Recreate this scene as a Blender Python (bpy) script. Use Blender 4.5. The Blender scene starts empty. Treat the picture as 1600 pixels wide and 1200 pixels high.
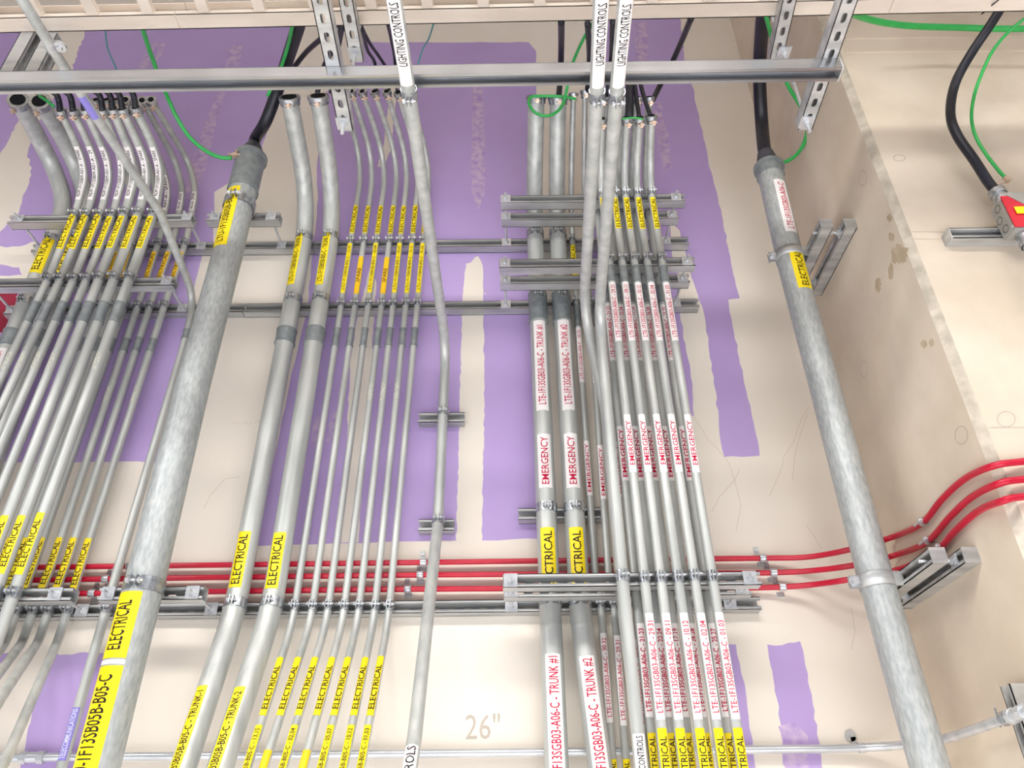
import bpy, bmesh, math, random
from mathutils import Vector, Matrix
from mathutils.geometry import delaunay_2d_cdt
random.seed(7)
SC = bpy.context.scene
COL = SC.collection

# ------------------------------------------------------------------ camera
TH = math.radians(32.5); RO = 0.0110; FPX = 1200.0
R0 = Vector((1, 0, 0)); F0 = Vector((0, math.cos(TH), math.sin(TH))); U0 = Vector((0, -math.sin(TH), math.cos(TH)))
CR = R0 * math.cos(RO) - U0 * math.sin(RO); CU = R0 * math.sin(RO) + U0 * math.cos(RO)
EYE = Vector((0, -2.54, 1.6))
cd = bpy.data.cameras.new('camera'); cam = bpy.data.objects.new('camera', cd); COL.objects.link(cam)
cd.sensor_width = 36; cd.lens = FPX / 1600 * 36; cd.clip_start = 0.02
m = Matrix((CR, CU, -F0)).transposed().to_4x4(); m.translation = EYE
cam.matrix_world = m; SC.camera = cam

# ------------------------------------------------------------------ light and exposure
W = bpy.data.worlds.new('world'); SC.world = W; W.use_nodes = True
bg = W.node_tree.nodes['Background']; bg.inputs[0].default_value = (0.90, 0.93, 1.12, 1); bg.inputs[1].default_value = 0.11
def area(name, loc, tgt, sx, sy, power, col=(1, .99, .985), spread=180):
    L = bpy.data.lights.new(name, 'AREA'); L.shape = 'RECTANGLE'; L.size = sx; L.size_y = sy
    L.energy = power; L.color = col; L.spread = math.radians(spread)
    o = bpy.data.objects.new(name, L); COL.objects.link(o); o.location = loc
    o.rotation_euler = (Vector(tgt) - Vector(loc)).to_track_quat('-Z', 'Y').to_euler()
    return o
# the room's fluorescent fixtures hang behind the camera, below the tray level
area('fixture_light', (-3.0, -2.9, 4.3), (-3.0, -2.6, 0), 2.4, .6, 52)
area('fixture_light', (0.0, -2.9, 4.3), (0.0, -2.6, 0), 2.4, .6, 50)
area('fixture_light', (3.0, -3.3, 4.3), (3.0, -3.0, 0), 2.4, .6, 23)
area('fixture_light', (0.0, -5.4, 4.3), (0.0, -4.6, 0), 6.0, 1.0, 270, spread=115)
SC.view_settings.view_transform = 'Standard'; SC.view_settings.look = 'None'
SC.view_settings.gamma = 1; SC.view_settings.use_curve_mapping = False
SC.view_settings.exposure = 1.12

# ------------------------------------------------------------------ pixel ray -> point in the room
def _ray(px, py): return F0 + CR * ((px - 800) / FPX) + CU * ((600 - py) / FPX)
def at(px, py, s):
    d = _ray(px, py); return EYE + d * ((-s - EYE.y) / d.y)
def atz(px, py, h):
    d = _ray(px, py); return EYE + d * (h / d.z)
def atx(px, py, x):
    d = _ray(px, py); return EYE + d * (x / d.x)
def proj(p):
    v = p - EYE; z = v.dot(F0); return (800 + FPX * v.dot(CR) / z, 600 - FPX * v.dot(CU) / z)

# ------------------------------------------------------------------ materials
def lin(c):
    return tuple(((x / 255) / 12.92 if x / 255 <= .04045 else ((x / 255 + .055) / 1.055) ** 2.4) for x in c) + (1,)
def mat(name, col, metal=0., rough=.5, col2=None, scale=20., stretch=(1, 1, 1), bump=0., detail=4, fac=(.35, .65), spec=.5):
    M = bpy.data.materials.new(name); M.use_nodes = True; N = M.node_tree; b = N.nodes['Principled BSDF']
    b.inputs['Metallic'].default_value = metal; b.inputs['Roughness'].default_value = rough
    b.inputs['Specular IOR Level'].default_value = spec
    c = lin(col); b.inputs['Base Color'].default_value = c
    tc = N.nodes.new('ShaderNodeTexCoord'); mp = N.nodes.new('ShaderNodeMapping'); mp.inputs['Scale'].default_value = stretch
    N.links.new(tc.outputs['Object'], mp.inputs[0])
    nz = N.nodes.new('ShaderNodeTexNoise'); nz.inputs['Scale'].default_value = scale; nz.inputs['Detail'].default_value = detail
    N.links.new(mp.outputs[0], nz.inputs[0])
    rp = N.nodes.new('ShaderNodeValToRGB'); rp.color_ramp.elements[0].position = fac[0]; rp.color_ramp.elements[1].position = fac[1]
    rp.color_ramp.elements[0].color = lin(col2 or col); rp.color_ramp.elements[1].color = c
    N.links.new(nz.outputs['Fac'], rp.inputs[0]); N.links.new(rp.outputs[0], b.inputs['Base Color'])
    if bump:
        bp = N.nodes.new('ShaderNodeBump'); bp.inputs['Strength'].default_value = bump; bp.inputs['Distance'].default_value = .004
        N.links.new(nz.outputs['Fac'], bp.inputs['Height']); N.links.new(bp.outputs[0], b.inputs['Normal'])
    return M
M = {}
M['beige'] = mat('painted_wall_beige', (234, 225, 211), rough=.75, col2=(228, 218, 203), scale=1.6, bump=.04, spec=.3)
M['purple'] = mat('painted_wall_purple', (186, 162, 210), rough=.6, col2=(180, 155, 205), scale=2.2, bump=.03, spec=.3)
M['worn'] = mat('painted_wall_scraped', (206, 184, 208), rough=.75, col2=(176, 148, 200), scale=30, spec=.3)
M['maroon'] = mat('painted_wall_maroon', (150, 40, 62), rough=.7, col2=(138, 34, 55), scale=6, spec=.3)
M['concrete'] = mat('painted_concrete', (222, 208, 188), rough=.85, col2=(204, 188, 167), scale=3.0, stretch=(1, 1, 1), bump=.12, detail=9, spec=.25)
M['chamfer'] = mat('rough_concrete_edge', (206, 196, 178), rough=.9, col2=(176, 166, 150), scale=22, bump=.4, detail=8, spec=.2)
M['stain'] = mat('brown_stain', (186, 166, 138), rough=.9, col2=(202, 186, 160), scale=22, spec=.2)
M['pencil'] = mat('pencil_grey', (190, 178, 163), rough=.9, spec=.1)
M['faint'] = mat('faint_pencil', (212, 198, 180), rough=.9, spec=.1)
M['floor'] = mat('floor_concrete', (224, 226, 232), rough=.6, col2=(218, 220, 226), scale=3)
M['conduit'] = mat('galvanised_conduit', (200, 201, 195), metal=.28, rough=.4, col2=(168, 171, 167), scale=28, stretch=(1, 1, .12), bump=.02, detail=6, fac=(.3, .7))
M['coupling'] = mat('weathered_coupling', (146, 151, 150), metal=.3, rough=.4, col2=(126, 133, 135), scale=40, bump=.03)
M['bigpipe'] = mat('galvanised_spangle', (188, 191, 188), metal=.3, rough=.48, col2=(156, 161, 160), scale=110, stretch=(1, 1, .3), bump=.06, detail=8, fac=(.3, .68))
M['bright'] = mat('bright_zinc', (208, 209, 210), metal=.5, rough=.28, col2=(186, 189, 192), scale=30, stretch=(.2, 1, 1))
M['trapeze'] = mat('trapeze_zinc', (188, 190, 194), metal=.9, rough=.25, col2=(150, 152, 156), scale=14, stretch=(.12, 1, 1), detail=6)
M['strut'] = mat('galvanised_strut', (200, 200, 197), metal=.45, rough=.38, col2=(162, 163, 162), scale=26, stretch=(.15, 1, 1), bump=.02)
M['clamp'] = mat('zinc_clamp', (196, 199, 201), metal=.8, rough=.26, col2=(150, 155, 160), scale=60)
M['tray'] = mat('tray_aluminium', (222, 210, 196), metal=.25, rough=.45, col2=(196, 184, 170), scale=9, stretch=(.25, 1, 1), detail=6)
M['yellow'] = mat('yellow_label', (250, 224, 0), rough=.45, col2=(244, 216, 0), scale=8)
M['amber'] = mat('amber_label', (250, 200, 10), rough=.45, col2=(244, 190, 5), scale=8)
M['white'] = mat('white_label', (245, 240, 236), rough=.5, col2=(238, 232, 228), scale=8)
M['violetlab'] = mat('violet_label', (138, 128, 204), rough=.5)
M['residue'] = mat('label_residue', (214, 212, 196), rough=.9, col2=(178, 180, 172), scale=140)
M['ink'] = mat('black_ink', (38, 32, 30), rough=.6, spec=.2)
M['redink'] = mat('red_ink', (196, 26, 66), rough=.6, spec=.2)
M['blueink'] = mat('pale_ink', (224, 222, 244), rough=.6)
M['redpipe'] = mat('red_conduit_paint', (196, 20, 52), rough=.33, col2=(184, 16, 46), scale=14)
M['black'] = mat('black_cable_jacket', (30, 31, 42), rough=.42, col2=(20, 20, 28), scale=12, bump=.05)
M['boot'] = mat('cable_boot', (72, 74, 82), rough=.5, col2=(58, 60, 68), scale=20)
M['green'] = mat('green_ground_wire', (52, 176, 84), rough=.4, col2=(42, 160, 74), scale=12)
M['teal'] = mat('thin_teal_wire', (72, 150, 150), rough=.5)
M['copper'] = mat('bronze_lug', (214, 190, 170), metal=.7, rough=.35)
M['redcover'] = mat('red_box_cover', (206, 26, 48), rough=.4)
M['box'] = mat('box_steel', (176, 174, 166), metal=.45, rough=.45, col2=(160, 158, 150), scale=20)
M['dark'] = mat('dark_opening', (28, 28, 30), rough=.9, spec=.1)

# ------------------------------------------------------------------ object helpers
def obj(name, me_or_bm, material=None, parent=None, smooth=False):
    if isinstance(me_or_bm, bmesh.types.BMesh):
        bm = me_or_bm; me = bpy.data.meshes.new(name); bm.to_mesh(me); bm.free()
    else: me = me_or_bm
    if material and not me.materials: me.materials.append(M[material])
    if smooth:
        for p in me.polygons: p.use_smooth = True
        if smooth == 'auto':
            me.set_sharp_from_angle(angle=math.radians(40))
    o = bpy.data.objects.new(name, me); COL.objects.link(o)
    if parent: o.parent = parent; o.matrix_parent_inverse = parent.matrix_world.inverted()
    return o
def thing(name, label, cat, loc=(0, 0, 0), group=None):
    o = bpy.data.objects.new(name, None); COL.objects.link(o); o.empty_display_size = .05
    o.location = loc; o.matrix_world = Matrix.Translation(loc)
    o['label'] = label; o['category'] = cat
    if group: o['group'] = group
    return o
def tag(o, label, cat, group=None):
    o['label'] = label; o['category'] = cat
    if group: o['group'] = group
    return o
def struct(o): o['kind'] = 'structure'; return o
def box(bm, c, ax, h):
    """box of half sizes h on the axes ax (three unit vectors)"""
    v = []
    for i in (-1, 1):
        for j in (-1, 1):
            for k in (-1, 1):
                v.append(bm.verts.new(c + ax[0] * (i * h[0]) + ax[1] * (j * h[1]) + ax[2] * (k * h[2])))
    for f in ((0, 1, 3, 2), (4, 6, 7, 5), (0, 4, 5, 1), (2, 3, 7, 6), (0, 2, 6, 4), (1, 5, 7, 3)):
        bm.faces.new([v[i] for i in f])
XYZ = (Vector((1, 0, 0)), Vector((0, 1, 0)), Vector((0, 0, 1)))
def cyl(bm, p0, p1, r0, r1=None, seg=16, caps=True):
    r1 = r0 if r1 is None else r1
    t = (p1 - p0).normalized(); a = t.orthogonal().normalized(); b = t.cross(a)
    A = [bm.verts.new(p0 + (a * math.cos(q) + b * math.sin(q)) * r0) for q in (2 * math.pi * i / seg for i in range(seg))]
    B = [bm.verts.new(p1 + (a * math.cos(q) + b * math.sin(q)) * r1) for q in (2 * math.pi * i / seg for i in range(seg))]
    for i in range(seg):
        j = (i + 1) % seg; bm.faces.new((A[i], A[j], B[j], B[i]))
    if caps: bm.faces.new(A[::-1]); bm.faces.new(B)

# paths
VREF = Vector((0, -1, -.6)).normalized()
class Path:
    def __init__(s, pts, fillet=.12, spline=False, step=.02):
        P = []
        if spline:
            n = len(pts)
            for i in range(n - 1):
                p0 = pts[max(i - 1, 0)]; p1 = pts[i]; p2 = pts[i + 1]; p3 = pts[min(i + 2, n - 1)]
                k = max(4, int((p2 - p1).length / step))
                for j in range(k):
                    t = j / k
                    P.append(.5 * ((2 * p1) + (p2 - p0) * t + (2 * p0 - 5 * p1 + 4 * p2 - p3) * t * t + (3 * p1 - p0 - 3 * p2 + p3) * t ** 3))
            P.append(pts[-1].copy())
        else:
            P.append(pts[0].copy())
            for i in range(1, len(pts) - 1):
                a, c, b = pts[i - 1], pts[i], pts[i + 1]
                u = (a - c); v = (b - c); ang = math.pi - u.angle(v)
                if ang < .01: P.append(c.copy()); continue
                d = min(fillet * math.tan(ang / 2), u.length * .49, v.length * .49)
                q0 = c + u.normalized() * d; q1 = c + v.normalized() * d
                k = max(4, int(ang / .09))
                for j in range(k + 1):
                    t = j / k; kk = .62
                    c0 = q0.lerp(c, kk); c1 = q1.lerp(c, kk)
                    P.append(q0 * (1 - t) ** 3 + c0 * 3 * t * (1 - t) ** 2 + c1 * 3 * t * t * (1 - t) + q1 * t ** 3)
            P.append(pts[-1].copy())
        Q = [P[0]]
        for p in P[1:]:
            if (p - Q[-1]).length > 1e-5: Q.append(p)
        s.P = Q; s.L = [0]
        for i in range(1, len(Q)): s.L.append(s.L[-1] + (Q[i] - Q[i - 1]).length)
        s.T = []
        for i in range(len(Q)):
            s.T.append((Q[min(i + 1, len(Q) - 1)] - Q[max(i - 1, 0)]).normalized())
        s.len = s.L[-1]
    def ev(s, l):
        L = s.L; n = len(L)
        if l <= 0: return s.P[0] + s.T[0] * l, s.T[0]
        if l >= s.len: return s.P[-1] + s.T[-1] * (l - s.len), s.T[-1]
        lo, hi = 0, n - 1
        while hi - lo > 1:
            k = (lo + hi) // 2
            if L[k] <= l: lo = k
            else: hi = k
        f = (l - L[lo]) / (L[hi] - L[lo]); return s.P[lo].lerp(s.P[hi], f), s.T[lo].lerp(s.T[hi], f).normalized()
    def frame(s, l):
        p, t = s.ev(l); n = (VREF - t * VREF.dot(t)).normalized(); return p, t, n, t.cross(n)
    def l_at(s, fn, n=600):
        best = None; bl = 0
        for i in range(n + 1):
            l = s.len * i / n; v = abs(fn(s.ev(l)[0]))
            if best is None or v < best: best = v; bl = l
        return bl
    def l_y(s, y): return s.l_at(lambda p: proj(p)[1] - y)
    def l_z(s, z): return s.l_at(lambda p: p.z - z)
    def l_s(s, y): return s.l_at(lambda p: p.y + y)

def tube(bm, path, r, l0=None, l1=None, seg=20, caps=True, phi=None, rfun=None):
    l0 = 0 if l0 is None else l0; l1 = path.len if l1 is None else l1
    ls = [l0] + [l for l in path.L if l0 + 1e-4 < l < l1 - 1e-4] + [l1]
    full = phi is None; rings = []
    n = seg if full else seg + 1
    for l in ls:
        p, t, nn, b = path.frame(l); rr = rfun(l) if rfun else r
        row = []
        for i in range(n):
            q = 2 * math.pi * i / seg if full else phi[0] + (phi[1] - phi[0]) * i / seg
            row.append(bm.verts.new(p + (nn * math.cos(q) + b * math.sin(q)) * rr))
        rings.append(row)
    for a, c in zip(rings, rings[1:]):
        for i in range(seg):
            j = (i + 1) % n; bm.faces.new((a[i], a[j], c[j], c[i]))
    if caps and full: bm.faces.new(rings[0][::-1]); bm.faces.new(rings[-1])
def cable_tube(bm, pts, r, seg=12):
    path = Path(pts, spline=True); a = path.T[0].orthogonal().normalized(); rings = []
    for p, t in zip(path.P, path.T):
        a = (a - t * a.dot(t)).normalized(); b = t.cross(a)
        rings.append([bm.verts.new(p + (a * math.cos(2 * math.pi * i / seg) + b * math.sin(2 * math.pi * i / seg)) * r) for i in range(seg)])
    for x, y in zip(rings, rings[1:]):
        for i in range(seg): j = (i + 1) % seg; bm.faces.new((x[i], x[j], y[j], y[i]))
    bm.faces.new(rings[0][::-1]); bm.faces.new(rings[-1]); return path

# lettering: glyph outlines made once per string, cut fine, then wrapped
_T = {}
def glyphs(s, bold=.0):
    if (s, bold) in _T: return _T[(s, bold)]
    cu = bpy.data.curves.new('t', 'FONT'); cu.body = s; cu.size = 1; cu.resolution_u = 2; cu.offset = bold
    o = bpy.data.objects.new('t', cu); COL.objects.link(o)
    dg = bpy.context.evaluated_depsgraph_get(); dg.update()
    me = bpy.data.meshes.new_from_object(o.evaluated_get(dg)); bpy.data.objects.remove(o); bpy.data.curves.remove(cu)
    bm = bmesh.new(); bm.from_mesh(me); bpy.data.meshes.remove(me)
    for k in range(1, 6):
        bmesh.ops.bisect_plane(bm, geom=bm.verts[:] + bm.edges[:] + bm.faces[:], plane_co=(0, -.02 + .75 * k / 6, 0), plane_no=(0, 1, 0))
    xs = [v.co.x for v in bm.verts]; x0, x1 = min(xs), max(xs)
    bm.verts.index_update()
    d = ([((v.co.x - x0) / (x1 - x0), v.co.y / .7) for v in bm.verts], [[v.index for v in f.verts] for f in bm.faces], (x1 - x0) / .7)
    bm.free(); _T[(s, bold)] = d; return d
def lettering(path, l0, l1, r, text, h, ink, parent, phi=0., bold=.008, name='lettering'):
    """text running up the pipe from l0 to l1; letters h tall"""
    vs, fs, asp = glyphs(text, bold)
    bm = bmesh.new(); vv = []
    for u, v in vs:
        p, t, n, b = path.frame(l0 + (l1 - l0) * u)
        q = phi - (v - .5) * h / r
        vv.append(bm.verts.new(p + (n * math.cos(q) + b * math.sin(q)) * (r + .0009)))
    for f in fs:
        try: bm.faces.new([vv[i] for i in f])
        except ValueError: pass
    return obj(name, bm, ink, parent)
def sticker(path, y0, y1, r, w, bg, parent, text=None, ink='ink', th=.62, phi=0., cov=(.06, .94), fade=False, bold=.008):
    """label band between picture rows y0 (top) and y1 (bottom); w = width in metres"""
    la = path.l_y(y1) if not isinstance(y1, tuple) else y1[0]; lb = path.l_y(y0) if not isinstance(y0, tuple) else y0[0]
    if la > lb: la, lb = lb, la
    a = min(w / r / 2, 2.6)
    bm = bmesh.new(); tube(bm, path, r + .0008, la, lb, seg=14, caps=False, phi=(phi - a, phi + a))
    o = obj('label', bm, bg, parent, smooth=True)
    if text:
        L = lb - la; lettering(path, la + L * cov[0], la + L * cov[1], r + .0008, text, w * th, ink, o, phi, bold)
    return o

def clamp(path, l, r, parent, big=False, name='pipe_clamp', back=None):
    """two-piece strut clamp: band, ears, bolt"""
    w = .016 if not big else .02
    bm = bmesh.new()
    for sg in (1, -1):
        tube(bm, path, r + .0018, l - w, l + w, seg=12, caps=False, phi=(sg * .22, sg * math.pi * .97))
    p, t, n, b = path.frame(l); k = 1.0 if not big else 1.5
    for sg in (1, -1):
        c = p + n * (r + .007 * k) + b * (sg * .0055 * k)
        box(bm, c, (b, n, t), (.0011, .0085 * k, w * .8))
        c2 = p - n * (r + .003) + b * (sg * .007)
        box(bm, c2, (b, n, t), (.0012, .006, w))
    o = obj(name, bm, 'clamp', parent)
    o.data.materials[0] = M['clamp']
    sm = o.modifiers.new('thick', 'SOLIDIFY'); sm.thickness = .0018; sm.offset = 1
    bm = bmesh.new(); c = p + n * (r + .009 * k)
    cyl(bm, c - b * .012 * k, c + b * .0185 * k, .0032 * k, seg=8)
    cyl(bm, c - b * .015 * k, c - b * .0085 * k, .0062 * k, seg=6)
    cyl(bm, c + b * .0085 * k, c + b * .013 * k, .006 * k, seg=6)
    obj('clamp_bolt', bm, 'bright', o, smooth='auto')
    return o
def sleeve(path, ya, yb, r, parent, k=1.09, ring=True, m_='coupling', rings2=False):
    la, lb = sorted((path.l_y(ya), path.l_y(yb)))
    bm = bmesh.new(); tube(bm, path, r * k, la, lb)
    if ring:
        tube(bm, path, r * k + .0022, la - .001, la + .006)
        tube(bm, path, r * k + .0016, lb - .006, lb)
    return obj('coupling', bm, m_, parent, smooth='auto')
def bushing(path, r, parent, lug=True):
    bm = bmesh.new(); tube(bm, path, r + .005, path.len - .03, path.len - .012)
    tube(bm, path, r + .009, path.len - .012, path.len + .002)
    o = obj('bushing', bm, 'clamp', parent, smooth='auto')
    bm = bmesh.new(); tube(bm, path, r * .86, path.len + .001, path.len + .004); obj('bushing_throat', bm, 'dark', o)
    if lug:
        p, t, n, b = path.frame(path.len - .02)
        bm = bmesh.new(); box(bm, p + n * (r + .012) + b * .004, (t, n, b), (.009, .008, .006)); cyl(bm, p + n * (r + .012) - b * .012, p + n * (r + .012) + b * .016, .0035, seg=8)
        cyl(bm, p + n * (r + .018) + b * .004, p + n * (r + .027) + b * .004, .004, seg=6)
        obj('ground_lug', bm, 'copper', o, smooth='auto')
    return o
def solve(pts):
    """(px, py, s) list -> points; s None keeps the x of the point before"""
    out = []
    for px, py, s in pts:
        out.append(atx(px, py, out[-1].x) if s is None else at(px, py, s))
    return out
def conduit(label, pts, r, cat='conduit', group=None, name='electrical_conduit', material='conduit', fillet=.2,
            clamps=(), labels=(), sleeves=(), end=True, lug=True, spline=False, big=False):
    P = Path(solve(pts), fillet, spline); root = thing(name, label, cat, P.P[0], group)
    bm = bmesh.new(); tube(bm, P, r, seg=24 if r < .03 else 36)
    tb = obj('tube', bm, material, root, smooth='auto')
    for ya, yb in sleeves: sleeve(P, ya, yb, r, root)
    for z in clamps: clamp(P, P.l_z(z), r, root, big)
    for lb in labels: sticker(P, lb[0], lb[1], r, *lb[2:3], lb[3], root, *lb[4:5], **(lb[5] if len(lb) > 5 else {}))
    if end: bushing(P, r, root, lug)
    return root, P

# flat plate with holes, extruded
def plate(bm, L, wid, holes, org, ax, th):
    """plate L x wid in (ax0, ax1), thickness th along ax2, starting at org (corner-centred on ax1)"""
    V = [Vector((0, -wid / 2)), Vector((L, -wid / 2)), Vector((L, wid / 2)), Vector((0, wid / 2))]; Fs = [[0, 1, 2, 3]]
    for cx, cy, hl, hw in holes:
        n0 = len(V); ring = []
        for e in (1, -1):
            for i in range(5):
                q = -math.pi / 2 + math.pi * i / 4
                ring.append(Vector((cx + e * (hl - hw) + e * hw * math.cos(q), cy + e * hw * math.sin(q))))
        V += ring; Fs.append(list(range(n0, n0 + len(ring))))
    v, e, f, ov, oe, of = delaunay_2d_cdt(V, [], Fs, 0, 1e-6, True)
    for side, d in ((0, 0.), (1, th)):
        vs = [bm.verts.new(org + ax[0] * p.x + ax[1] * p.y + ax[2] * d) for p in v]
        if side == 0: va = vs
        else: vb = vs
    use = {}
    for k, t in enumerate(f):
        if any(q > 0 for q in of[k]): continue
        bm.faces.new([va[i] for i in t][::-1]); bm.faces.new([vb[i] for i in t])
        for i in range(3):
            ed = (t[i], t[(i + 1) % 3]); use[ed] = 1
    for (a, b_) in list(use):
        if (b_, a) not in use: bm.faces.new((va[a], va[b_], vb[b_], vb[a]))
SW = .0413
def strut(label, p0, p1, face, slotted=True, group=None, name='strut_channel', cap=False, material='strut', depth=SW, extra=None, cat='strut'):
    """C channel from p0 to p1 (centre of the cross-section), open side towards `face`"""
    t = (p1 - p0); L = t.length; t.normalize(); o_ = (face - t * face.dot(t)).normalized(); b = t.cross(o_)
    w = SW; th = .0025; mid = (p0 + p1) / 2
    root = thing(name, label, cat, p0, group)
    bm = bmesh.new()
    n = int((L - .03) / .0508)
    holes = [(L / 2 + (i - (n - 1) / 2) * .0508, 0, .0143, .0071) for i in range(n)] if slotted else []
    plate(bm, L, w, holes, p0 - o_ * (depth / 2), (t, b, o_), th)
    for sg in (1, -1):
        box(bm, mid + b * (sg * (w / 2 - th / 2)), (t, b, o_), (L / 2, th / 2, depth / 2))
        box(bm, mid + b * (sg * (w / 2 - .0048)) + o_ * (depth / 2 - th / 2), (t, b, o_), (L / 2, .0048, th / 2))
        box(bm, mid + b * (sg * (w / 2 - .0095)) + o_ * (depth / 2 - .0048), (t, b, o_), (L / 2, th / 2, .0048))
    obj('channel', bm, material, root)
    if cap:
        for e, pp in ((-1, p0), (1, p1)):
            if cap in ('both', e):
                bm = bmesh.new(); box(bm, pp + t * (e * .002), (t, b, o_), (.002, w / 2 + .001, depth / 2 + .001)); obj('end_cap', bm, 'strut', root)
    return root
def rod(label, p0, p1, washers, group=None, wax=None, threads=True, size=.02):
    """threaded rod p0->p1 with square washer and nut at the given lengths (sign = side of the nut)"""
    t = (p1 - p0); L = t.length; t.normalize(); root = thing('threaded_rod', label, 'rod', p0, group)
    bm = bmesh.new(); a = t.orthogonal().normalized(); b = t.cross(a); rows = []
    n = max(2, int(L / .0022)) if threads else 1
    for i in range(n + 1):
        rr = .0052 if i % 2 else .0044
        if not threads: rr = .005
        rows.append([bm.verts.new(p0 + t * (L * i / n) + (a * math.cos(q) + b * math.sin(q)) * rr) for q in (math.pi * 2 * k / 10 for k in range(10))])
    for x, y in zip(rows, rows[1:]):
        for i in range(10): j = (i + 1) % 10; bm.faces.new((x[i], x[j], y[j], y[i]))
    bm.faces.new(rows[0][::-1]); bm.faces.new(rows[-1]); obj('rod_shaft', bm, 'bright', root)
    wx = wax or (XYZ[0] if abs(t.x) < .8 else XYZ[2]); wx = (wx - t * wx.dot(t)).normalized(); wy = t.cross(wx)
    for l, sg in washers:
        c = p0 + t * l
        bm = bmesh.new(); box(bm, c + t * (sg * .0027), (t, wx, wy), (.0025, size, size)); obj('square_washer', bm, 'bright', root)
        bm = bmesh.new(); cyl(bm, c + t * (sg * .0054), c + t * (sg * .0075), .0125, seg=20); cyl(bm, c + t * (sg * .0075), c + t * (sg * .0165), .0095, seg=6); obj('hex_nut', bm, 'bright', root, smooth='auto')
    return root

# ================================================================== room shell
def zz(h): return 1.6 + h
XC = 1.245      # inner corner
PS = .720       # pilaster face starts here (side face), chamfer .022
def jag(poly, amp=.004, step=.03):
    out = []
    for a, b in zip(poly, poly[1:] + poly[:1]):
        n = max(1, int((b - a).length / step))
        for i in range(n):
            p = a.lerp(b, i / n)
            if i: p = p + Vector((random.uniform(-amp, amp), random.uniform(-amp, amp)))
            out.append(p)
    return out
def wp(pts, amp=.004, step=.03):
    r = []
    for x, y in pts:
        q = at(x, y, 0); r.append(Vector((min(q.x, XC - .002), q.z)))
    return jag(r, amp, step)
patches = [
 ('purple', wp([(-150, 20), (560, 20), (560, 66), (826, 66), (838, 80), (838, 300), (845, 842), (640, 846), (404, 853), (300, 856), (300, 722), (-300, 722), (-500, 400)], .003, .05)),
 ('beige', wp([(400, 852), (452, 602), (480, 480), (497, 310), (495, 262), (500, 225), (505, 150), (560, 90), (560, 15), (462, 15), (462, 60), (452, 105), (434, 150), (402, 255), (335, 300), (333, 380), (318, 385), (268, 620), (250, 722), (240, 860)], .003, .05)),
 ('beige', wp([(56, 20), (140, 20), (132, 52), (112, 110), (60, 190), (52, 215), (42, 245), (50, 262), (46, 285), (36, 305), (28, 335), (0, 362), (-100, 380), (-200, 330), (0, 240), (30, 187), (50, 110)], .007, .025)),
 ('beige', wp([(-120, 390), (20, 385), (58, 378), (72, 400), (72, 432), (36, 432), (30, 418), (0, 413), (-120, 412)], .008, .025)),
 ('beige', wp([(-120, 430), (72, 430), (60, 455), (28, 452), (-120, 455)], .004, .03)),
 ('maroon', wp([(-120, 454), (30, 452), (28, 470), (20, 500), (22, 518), (-120, 520)], .006, .03)),
 # right part of the wall
 ('purple', wp([(926, 20), (1062, 20), (1070, 95), (1082, 135), (1110, 265), (1122, 310), (1130, 345), (1142, 410), (1156, 466), (1138, 468), (1147, 520), (1166, 610), (1178, 662), (1187, 712), (1132, 714), (1126, 690), (1118, 610), (1100, 490), (1078, 424), (1060, 420), (1062, 490), (1082, 600), (1084, 650), (1050, 650), (1030, 480), (926, 480)], .004, .03)),
 ('beige', wp([(1046, 345), (1062, 360), (1080, 424), (1068, 430), (1050, 400)], .004)),
 # bottom patches
 ('purple', wp([(75, 1022), (163, 1020), (150, 1100), (133, 1175), (118, 1300), (0, 1300), (38, 1175), (50, 1115), (58, 1062)], .004, .02)),
 ('purple', wp([(-200, 1030), (16, 1020), (10, 1036), (-200, 1060)], .003, .03)),
 ('purple', wp([(1130, 1006), (1150, 1007), (1166, 1085), (1186, 1250), (1160, 1250)], .003)),
 ('purple', wp([(1199, 1007), (1222, 1008), (1250, 1002), (1257, 1030), (1270, 1100), (1296, 1260), (1240, 1260), (1222, 1140), (1210, 1070)], .004, .02)),
 ('worn', wp([(1216, 1135), (1240, 1128), (1262, 1150), (1268, 1230), (1232, 1230)], .008, .02)),
 # trowelled beige streaks
 ('beige', wp([(742, 402), (747, 400), (754, 414), (757, 600), (753, 845), (713, 845), (718, 650), (722, 480), (728, 412), (736, 410)], .003, .02)),
 ('worn', wp([(739, 108), (744, 98), (751, 110), (755, 142), (757, 220), (758, 300), (747, 327), (737, 300), (737, 220), (738, 150)], .004, .02)),
 ('beige', wp([(578, 418), (588, 440), (575, 640), (560, 848), (533, 848), (548, 560), (562, 480)], .003, .03)),
 ('worn', wp([(215, 108), (228, 78), (245, 65), (258, 68), (256, 80), (238, 105)], .004, .02)),
 ('worn', wp([(352, 108), (358, 76), (370, 68), (378, 72), (375, 100), (350, 150), (338, 190), (322, 260), (300, 310), (286, 310), (300, 250), (330, 170), (342, 140)], .004, .02)),
 ('worn', wp([(1022, 160), (1031, 158), (1044, 215), (1050, 262), (1037, 271), (1031, 235), (1024, 200)], .005, .02)),
 ('worn', wp([(991, 33), (1012, 33), (1013, 95), (993, 95)], .003, .02)),
 ('beige', wp([(600, 225), (610, 135), (620, 140), (612, 230), (600, 262), (590, 260)], .003, .02)),
 ('worn', wp([(497, 645), (501, 648), (494, 696), (486, 698), (489, 662)], .002, .02)),
 ('worn', wp([(518, 646), (527, 644), (520, 690), (510, 690)], .003, .01)),
 ('worn', wp([(758, 450), (761, 452), (759, 462), (756, 460)], .001, .01)),
]
V = [Vector((-4.6, 0)), Vector((XC, 0)), Vector((XC, 6.0)), Vector((-4.6, 6.0))]; Fs = [[0, 1, 2, 3]]
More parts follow.
